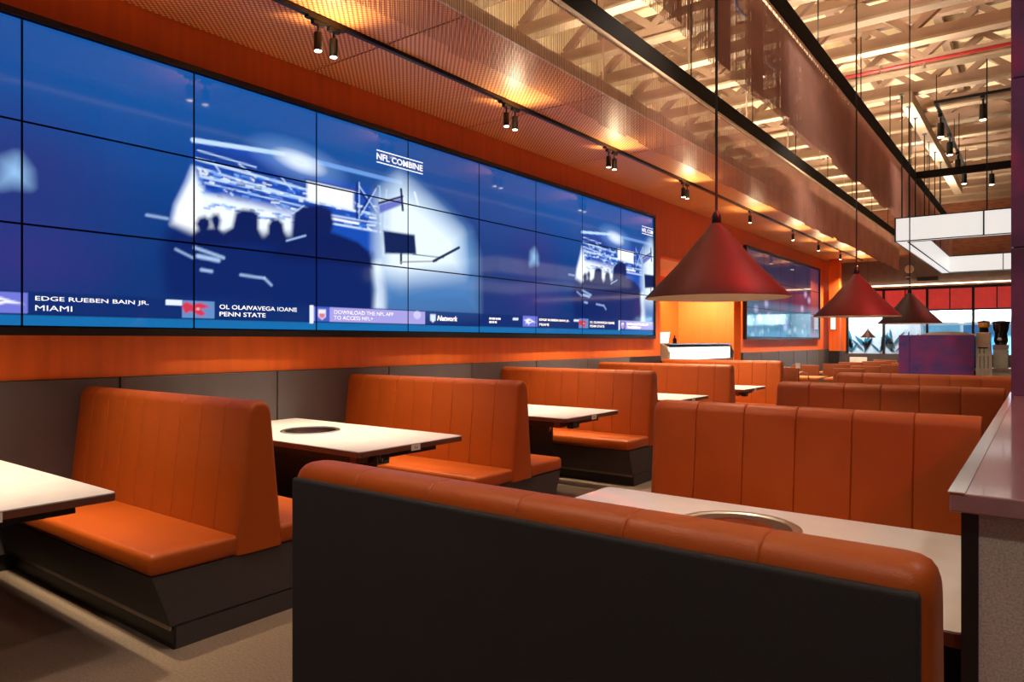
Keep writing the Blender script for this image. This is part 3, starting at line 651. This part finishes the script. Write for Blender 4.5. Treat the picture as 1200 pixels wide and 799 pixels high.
# ------------------------------------------------------------------ track lighting
def make_spot(label, loc, group, up=.05, scale=1.0):
    t = thing('track_spotlight', loc, label, 'spotlight', group)
    s = scale
    MB().box(-.018*s, .018*s, -.05*s, .05*s, -.03*s, 0).build('adapter', 'black_metal', t, bevel=.003)
    MB().tube([(0, 0, -.03*s), (0, 0, -.03*s-up)], .008*s, 8).build('stem', 'black_metal', t)
    z = -.03*s-up
    MB().lathe([(.006*s, z+.002), (.028*s, z), (.030*s, z-.006), (.030*s, z-.128*s), (.027*s, z-.130*s)], 16).build('body', 'black_metal', t, smooth=True)
    MB().lathe([(.025*s, z-.1295*s), (.024*s, z-.133*s)], 16).build('lens', 'lens', t)
    return t
trk = thing('ceiling_track', (-4.16, 0, SOF_Z), 'black lighting track running along the orange soffit', 'lighting track')
MB().box(-.018, .018, -1.0, 22.4, -.034, -.0005).build('rail', 'black_metal', trk)
GL = 'spotlights on the soffit track'
pairs = [.95, 3.30, 5.53, 7.55, 9.75]; sp = None
wh = ['above the view', 'nearest the viewer', 'second from the viewer', 'third from the viewer', 'fourth from the viewer']
for i, y in enumerate(pairs):
    MB().box(-.024, .024, y-.17, y+.17, -.05, -.034).build('feed_box', 'black_metal', trk)
    for j, dy in enumerate((-.07, .07)):
        lb = 'black cylinder spotlight on the soffit track, %s of the pair %s' % (('nearer', 'farther')[j], wh[i])
        loc = (-4.16, y+dy, SOF_Z-.05)
        if sp is None: sp = make_spot(lb, loc, GL)
        else: dup(sp, loc, lb)
        if j == 0: lamp('soffit_glow_fill', 'SPOT', (-4.12, y+.02, SOF_Z-.30), (-4.0, y-.1, SOF_Z), 20, (1, .78, .46), .02, 140, .7)  # added upward spot without fixture, for burner light thrown on the soffit
        lamp('spot_beam', 'SPOT', (-4.16, y+dy, SOF_Z-.275), (-4.16+(.05 if j else -.1), y+dy*4, .75), 470, (1, .79, .50), .03, [54, 54, 56, 70, 92][i], 1.0)
for i, y in enumerate([12.6, 15.3, 17.4, 19.6, 21.6]):
    dup(sp, (-4.16, y, SOF_Z-.034), 'single black spotlight on the soffit track, %s from the big screen' % ORD[i])
    lamp('soffit_glow_fill', 'SPOT', (-4.08, y+.02, SOF_Z-.42), (-4.0, y-.1, SOF_Z), 30, (1, .78, .46), .02, 150, .8)  # added spot without fixture, brightening the far soffit
    lamp('spot_beam', 'SPOT', (-4.16, y, SOF_Z-.26), (-4.3, y, .75), 420, WARM, .03, 122, .6)
# upper track above the aisle
TZ = 4.62
ut = thing('ceiling_track', (0, 0, TZ), 'black U shaped lighting track hung under the trusses at right', 'lighting track')
a = MB(); a.box(-1.17, -1.13, 11.0, 15.7, -.035, 0); a.box(-1.13, 2.0, 11.0, 11.04, -.035, 0); a.box(-1.13, 2.0, 15.66, 15.7, -.035, 0); a.build('rail', 'black_metal', ut)
for x, y in [(-1.15, 11.1), (-1.15, 13.5), (-1.15, 15.6), (-.3, 11.02), (-.3, 15.68)]: MB().tube([(x, y, 0), (x, y, TR_Z-TZ)], .006, 6).build('hanger_rod', 'black_metal', ut)
G2 = 'spotlights on the upper track'
for i, (x, y, lb) in enumerate([(-1.15, 11.6, 'first from the corner'), (-1.15, 12.8, 'second from the corner'), (-1.15, 14.1, 'third from the corner'), (-1.15, 15.3, 'last on the long side'),
                  (-.62, 11.02, 'on the near crossbar'), (-.75, 15.68, 'left on the far crossbar'), (-.25, 15.68, 'right on the far crossbar')]):
    dup(sp, (x, y, TZ-.035), 'black spotlight hanging from the upper U shaped track, '+lb, G2).scale = (1.5, 1.5, 1.5)
for i, (x, y) in enumerate([(-2.45, 7.845), (-2.45, 9.815), (-2.45, 10.8)]):
    dup(sp, (x, y, TR_Z-.5), 'black spotlight hanging between the two chain curtains, %s from the viewer' % ORD[i], 'spotlights between the chain curtains')
    o = [q for q in COL.objects if q.parent is None and q.get('label', '').startswith('black spotlight hanging between the two chain curtains, '+ORD[i])][0]
    MB().tube([(0, 0, 0), (0, 0, .5)], .006, 6).build('drop_rod', 'black_metal', o)
dl = thing('ceiling_uplight', (SOF_X-.10, 5.35, SOF_Z+.065), 'small white floodlight resting on top of the soffit edge', 'floodlight')
MB().box(-.06, .06, -.08, .08, .0, .05).build('housing', 'cream', dl, bevel=.006)
MB().box(-.05, .05, -.07, .07, .05, .056).build('lens', 'lens', dl)

# ------------------------------------------------------------------ hanging light frame
lf = thing('light_frame', (-1.6, 10.8, 2.74), 'large white glowing rectangular light frame hung on black rods', 'light frame')
LX, LY, LH, LW = 3.8, 5.6, .325, .13
for x0, x1, y0, y1 in [(0, LX, 0, LW), (0, LX, LY-LW, LY), (0, LW, LW, LY-LW), (LX-LW, LX, LW, LY-LW)]:
    MB().box(x0+.004, x1-.004, y0+.004, y1-.004, .008, LH-.008).build('diffuser', 'lightbox', lf)
e = .010
for z in (0, LH-.012):
    m = MB()
    for x0, x1, y0, y1 in [(-e, LX+e, -e, .006), (-e, LX+e, LY-.006, LY+e), (-e, .006, 0, LY), (LX-.006, LX+e, 0, LY), (LW-.006, LX-LW+.006, LW-.006, LW+e), (LW-.006, LX-LW+.006, LY-LW-e, LY-LW+.006), (LW-.006, LW+e, LW, LY-LW), (LX-LW-e, LX-LW+.006, LW, LY-LW)]:
        m.box(x0, x1, y0, y1, z, z+.012)
    m.build('edge_frame', 'frame_dark', lf)
for x in (0, 1.0, 2.05, 3.1): MB().box(x-e, x+.008, -e, .003, .0, LH).build('divider', 'frame_dark', lf)
for x in (1.0, 2.05, 3.1): MB().box(x-.006, x+.008, LY-LW-e, LY-LW+.005, .0, LH).build('divider', 'frame_dark', lf)
for y in (1.0, 2.05, 3.1, 4.15, LY): MB().box(-e, .003, y-.008, y+.006, .0, LH).build('divider', 'frame_dark', lf)
for y in (.35, 1.0, 1.65, 2.7, 3.3, 4.1, 5.0):
    r = MB(); r.tube([(.03, y, LH-.01), (.03, y, TR_Z-.17-2.74)], .009, 6); r.box(-.0, .06, y-.04, y+.04, TR_Z-.18-2.74, TR_Z-.171-2.74); r.build('hanger_rod', 'black_metal', lf)
for x in (1.03, 2.1, 3.3): MB().tube([(x, .06, LH-.01), (x, .06, TR_Z-2.74)], .009, 6).build('hanger_rod', 'black_metal', lf)
for x in (1.6, 2.9): MB().tube([(x, LY-.06, LH-.01), (x, LY-.06, TR_Z-2.74)], .009, 6).build('hanger_rod', 'black_metal', lf)

# ------------------------------------------------------------------ serving recess: display case
dc = thing('display_case', (-5.10, 11.3, 0), 'lit glass display case standing in the orange serving recess', 'display case')
DL = 3.1
MB().box(-.60, 0, 0, DL, 0, 1.06).build('base', 'edge_brown', dc)
MB().box(-.56, -.012, .06, DL-.16, 1.06, 1.29).build('lit_deck', 'case_light', dc)
MB().box(-.60, -.02, .02, DL, 1.335, 1.355).build('top_shelf', 'steel', dc)
pf = [(-.004, 1.28), (-.02, 1.30), (-.06, 1.32), (-.10, 1.332), (-.14, 1.335)]
prof = pf+[(x-.008, z) for x, z in pf[::-1]]
MB().prism_y(prof, .03, DL-.02).build('glass_front', 'glass', dc, smooth=True)
MB().prism_y([(-.60, 1.06), (-.01, 1.06), (-.0, 1.20), (-.06, 1.31), (-.16, 1.355), (-.60, 1.355)], DL-.02, DL+.03).build('end_panel', 'black', dc)
MB().prism_y([(-.60, 1.06), (-.01, 1.06), (-.0, 1.20), (-.06, 1.31), (-.16, 1.355), (-.60, 1.355)], -.03, .02).build('end_panel', 'bar_grey', dc)
for i, y in enumerate((.75, 1.5, 2.2)): MB().box(-.50, -.10, y-.18, y+.18, 1.29, 1.31).build('food_tray', ['bar_grey', 'wainscot', 'cream'][i], dc)
bo = thing('sauce_bottle', (-5.3, 11.95, 1.355), 'small dark bottle standing on the display case', 'bottle')
MB().lathe([(.035, 0), (.036, .005), (.036, .08), (.014, .105), (.014, .125)], 16).build('glass_body', 'black_gloss', bo, smooth=True)
MB().lathe([(.017, .125), (.017, .145)], 12).build('cap', 'black', bo)
mn = thing('menu_stand', (-5.25, 11.42, 1.355), 'tilted white menu card stand on the display case', 'menu stand')
MB().box(-.05, .05, -.06, .06, 0, .012).build('foot', 'white', mn)
MB().prism_x([(-.07, .01), (.02, .20), (.03, .20), (-.05, .01)], -.09, .09).build('card', 'sign_white', mn)

# ------------------------------------------------------------------ far seating
def make_chair(label, loc, rz, group, seat='chair_brown', legs='wood', name='dining_chair', w=.50):
    t = thing(name, loc, label, 'chair', group, rz); h = w/2
    MB().box(-h, h, -.02, .44, .42, .48).build('seat', seat, t, smooth=True, bevel=.015)
    MB().box(-h, h, -.06, -.01, .44, .94).build('backrest', seat, t, smooth=True, bevel=.015)
    for x in (-h+.03, h-.03):
        for y in (0, .40): MB().box(x-.018, x+.018, y-.018, y+.018, 0, .42).build('leg', legs, t)
    return t
def make_dtable(label, loc, L, Wd):
    t = thing('dining_table', loc, label, 'table', 'wooden dining tables beyond the booths')
    MB().box(-L/2, L/2, -Wd/2, Wd/2, .72, .75).build('table_top', 'wood', t, bevel=.004)
    MB().box(-.04, .04, -.04, .04, .02, .72).build('pedestal', 'black_metal', t); MB().box(-.24, .24, -.24, .24, 0, .02).build('foot_plate', 'black_metal', t)
    return t
GC = 'brown dining chairs beyond the booths'
ch = None
rows = [(13.6, 'nearest row'), (16.1, 'middle row'), (18.4, 'far row')]
for r_, (yc, rn) in enumerate(rows):
    for k, x in enumerate([-3.9, -2.85]):
        x2 = x + r_*.3; side = ('left', 'right')[k]
        tb = make_dtable('light wooden dining table beyond the booths, %s in the %s' % (side, rn), (x2+.25, yc, 0), .95, .75)
        for s, c_ in ((-1, 'near side'), (1, 'far side')):
            lb = 'brown dining chair on the %s of the %s table in the %s' % (c_, side, rn); loc = (x2+.25, yc+s*.66, 0); rz = 0 if s < 0 else PI
            if ch is None: ch = make_chair(lb, loc, rz, GC)
            else: dup(ch, loc, lb, GC, rz)
make_chair('white high-backed chair standing before the leaf mural', (-4.25, 22.2, 0), PI*.9, 'white chairs', 'white', 'white', 'white_chair', .5)
st = thing('chrome_stand', (-3.02, 11.38, 0), 'slim chrome stand with hooked handle at the farthest left bench end', 'stand')
MB().lathe([(.12, 0), (.12, .015), (.02, .03)], 20).build('foot', 'chrome', st, smooth=True)
MB().tube([(0, 0, .02), (0, 0, 1.04)], .012, 10).build('pole', 'chrome', st, smooth=True)
MB().tube([(0, 0, .90), (.06, .03, .93), (.13, .06, .90), (.14, .07, .80)], .009, 8).build('handle', 'chrome', st, smooth=True)
MB().box(-.03, .03, -.02, .02, .98, 1.06).build('clip', 'white', st)

# pillar with sign beside the far wall
pl = thing('pillar', (-4.78, 21.9, 0), 'narrow dark pillar with orange upper half beside the second video wall', 'pillar')
MB().box(-.14, .14, -.14, .14, 0, 1.12).build('lower_panel', 'black', pl, bevel=.004); MB().box(-.138, .138, -.138, .138, 1.12, SOF_Z).build('upper_panel', 'orange_wall', pl)
sg = thing('poster_sign', (-4.80, 21.755, 1.72), 'small glowing white notice on the pillar', 'sign')
MB().box(-.08, .07, -.012, 0, 0, .42).build('frame', 'frame_dark', sg); MB().box(-.07, .06, -.016, -.011, .012, .408).build('face', 'sign_white', sg)
# fittings on the far wall
sk = thing('wall_speaker', (-3.05, YE-.005, 3.45), 'round pale wall speaker high on the grey far wall', 'speaker')
MB().sections([[(.105*f*math.cos(a*PI/14), d, .105*f*math.sin(a*PI/14)) for a in range(28)] for f, d in [(1, 0), (1, -.05), (.9, -.07), (.3, -.075)]]).build('cone_cover', 'bar_beige', sk, smooth=True)
MB().sections([[(.115*f*math.cos(a*PI/14), d, .115*f*math.sin(a*PI/14)) for a in range(28)] for f, d in [(1, 0.0), (1, -.03)]]).build('rim', 'white', sk)
dm = thing('security_camera', (-3.08, YE-.005, 3.16), 'small white dome security camera below the round speaker', 'camera')
MB().box(-.06, .06, -.06, 0, .0, .09).build('mount', 'white', dm, bevel=.01)
MB().lathe([(.07, .0), (.068, -.03), (.045, -.06), (.01, -.075)], 18, (0, -.07, .03)).build('dome', 'black_gloss', dm, smooth=True)
vt = thing('air_vent', (-2.6, YE-.005, 3.10), 'flat black air vent on the grey far wall', 'vent')
MB().box(-.26, .26, -.03, 0, 0, .11).build('frame', 'frame_dark', vt)
for k in range(4): MB().box(-.24, .24, -.036, -.030, .012+.024*k, .026+.024*k).build('slat', 'black', vt)

# ------------------------------------------------------------------ coffee bar
bar_ = thing('coffee_bar', (-1.95, 13.5, 0), 'purple stone fronted coffee bar behind the last right-hand bench', 'bar')
for x0, x1 in [(0, .16), (.165, 1.07)]: MB().box(x0, x1, 0, .04, 0, 1.50).build('stone_front', 'bar_stone', bar_, bevel=.003)
MB().box(.01, 1.06, .04, .75, 0, 1.48).build('carcass', 'black', bar_)
n = 10; top = [(.30+.77*i/n, 1.50+.055*math.sin(PI*i/n)**.6) for i in range(n+1)]
MB().prism_y(top+[(1.07, 1.49), (.30, 1.49)], .06, .70).build('curved_cover', 'bar_beige', bar_, smooth=True)
sv = thing('service_counter', (-.87, 13.62, 0), 'pale low service counter with steel worktop right of the purple bar', 'counter')
MB().box(0, 2.1, .0, .65, 0, .92).build('front', 'bar_grey', sv); MB().box(-.01, 2.15, -.03, .68, .92, .96).build('worktop', 'steel', sv)
bx = thing('machine_cabinet', (-.865, 13.66, .96), 'beige coffee machine cabinet beside the purple bar', 'cabinet')
MB().box(0, .19, 0, .40, .20, .58).build('body', 'bar_beige', bx, bevel=.01); MB().box(.02, .17, .04, .36, 0, .20).build('foot', 'black', bx)
MB().box(.03, .16, -.006, 0, .24, .34).build('panel', 'black_gloss', bx)
def make_dispenser(label, loc, liquid):
    t = thing('drink_dispenser', loc, label, 'dispenser', 'drink dispensers on the coffee bar')
    MB().lathe([(.075, 0), (.08, .01), (.08, .10), (.07, .11)], 20).build('base', 'black_metal', t, smooth=True)
    MB().lathe([(.07, .11), (.10, .13), (.105, .24), (.10, .25)], 20).build('bowl', liquid, t, smooth=True)
    MB().lathe([(.112, .25), (.115, .262), (.112, .275), (.06, .285)], 20).build('lid', 'black', t, smooth=True)
    MB().tube([(0, 0, .285), (0, 0, .305)], .02, 10).build('knob', 'black', t)
    return t
make_dispenser('drink dispenser with yellow juice and black lid on the coffee bar', (-.77, 13.86, 1.54), 'juice').scale = (.8, .8, .66)
mg = thing('coffee_grinder', (-.54, 13.86, .96), 'tall black and chrome coffee grinder beside the juice dispenser', 'grinder')
MB().box(-.13, .13, -.15, .15, 0, .34).build('stand', 'bar_grey', mg, bevel=.01); MB().box(-.14, .14, -.16, .16, .34, .42).build('collar', 'steel', mg)
MB().lathe([(.10, .42), (.13, .50), (.11, .62), (.14, .70), (.15, .80)], 20).build('hopper', 'black_gloss', mg, smooth=True)
MB().lathe([(.155, .80), (.16, .82), (.15, .84), (.05, .85)], 20).build('lid', 'black', mg, smooth=True)
MB().lathe([(.04, 0), (.05, .02), (.03, .05)], 12, (-.02, -.10, .5)).build('badge', 'white', mg); mg.scale = (.76, .76, .9)
yc_ = thing('yellow_canister', (-.26, 13.74, .96), 'squat yellow canister on a beige block at the bar', 'canister')
MB().box(-.14, .14, -.12, .12, 0, .30).build('block', 'bar_beige', yc_); MB().box(-.12, .12, -.10, .10, .30, .46).build('tub', 'juice', yc_, smooth=True, bevel=.03, seg=3)
gr = thing('glass_rack', (-.92+.06, 13.46, .0), 'pale ribbed glass side panel next to the purple bar', 'panel')
for k in range(4): MB().box(.01+.055*k, .055+.055*k, -.02, .0, 0, 1.28).build('rib', 'bar_grey', gr)

# ------------------------------------------------------------------ the mall beyond the windows
struct(MB().box(-8, 8, 33, 33.2, 0, 6).build('wall_mall', 'mall_white'), 'pale wall across the mall walkway')
struct(MB().box(-8, 8, 23.2, 33, 3.9, 4.0).build('ceiling_mall', 'mall_white'), 'white ceiling of the mall walkway')
mw = struct(MB().box(-6.2, -3.02, 25.0, 25.1, 0, 3.6).build('wall_mural', 'mall_white'), 'white hoarding with teal leaf mural')
def leaf(x, z, ang, L, w):
    pts = []
    for i in range(7): s_ = i/6; pts.append((s_*L, w*math.sin(PI*s_)**.8*(1-.3*s_)))
    pts = pts+[(a, -b) for a, b in pts[-2:0:-1]]; c, s = math.cos(ang), math.sin(ang)
    return MB().prism_y([(x+a*c-b*s, z+a*s+b*c) for a, b in pts], 24.985, 24.999)
r = random.Random(4)
for px in (-4.95, -4.55, -4.1, -3.75, -3.3):
    for k in range(9): leaf(px+r.uniform(-.05, .05), 1.02+r.uniform(0, .2), PI/2+r.uniform(-.8, .8), r.uniform(.3, .6), r.uniform(.03, .06)).build('leaf', 'teal_leaf', mw)
sf = thing('mall_shop', (-3.6, 29, 0), 'blue and white shop front across the walkway beyond the glass', 'shop')
MB().box(0, 9, 0, .2, 0, 4).build('facade', 'mall_white', sf)
for k in range(7): MB().box(.2+1.2*k, 1.3+1.2*k, -.05, 0, .5, 1.95).build('shop_window', ['mall_blue', 'mall_deep'][k % 2], sf)
MB().box(0, 9, -.5, 0, 2.05, 2.15).build('canopy', 'mall_white', sf)
for k in range(8): MB().box(.5+.8*k, .62+.8*k, -.4, -.28, 2.02, 2.05).build('downlight', 'mall_lamp', sf)
for x, y in [(-5, 24.1), (-3, 27), (0, 27), (3, 27)]: lamp('mall_light', 'SPOT', (x, y, 3.8), (x, y+(.6 if y < 25 else .8), 0), 3000 if y < 25 else 1900, (.80, .92, 1.0), .2, 145, .6)
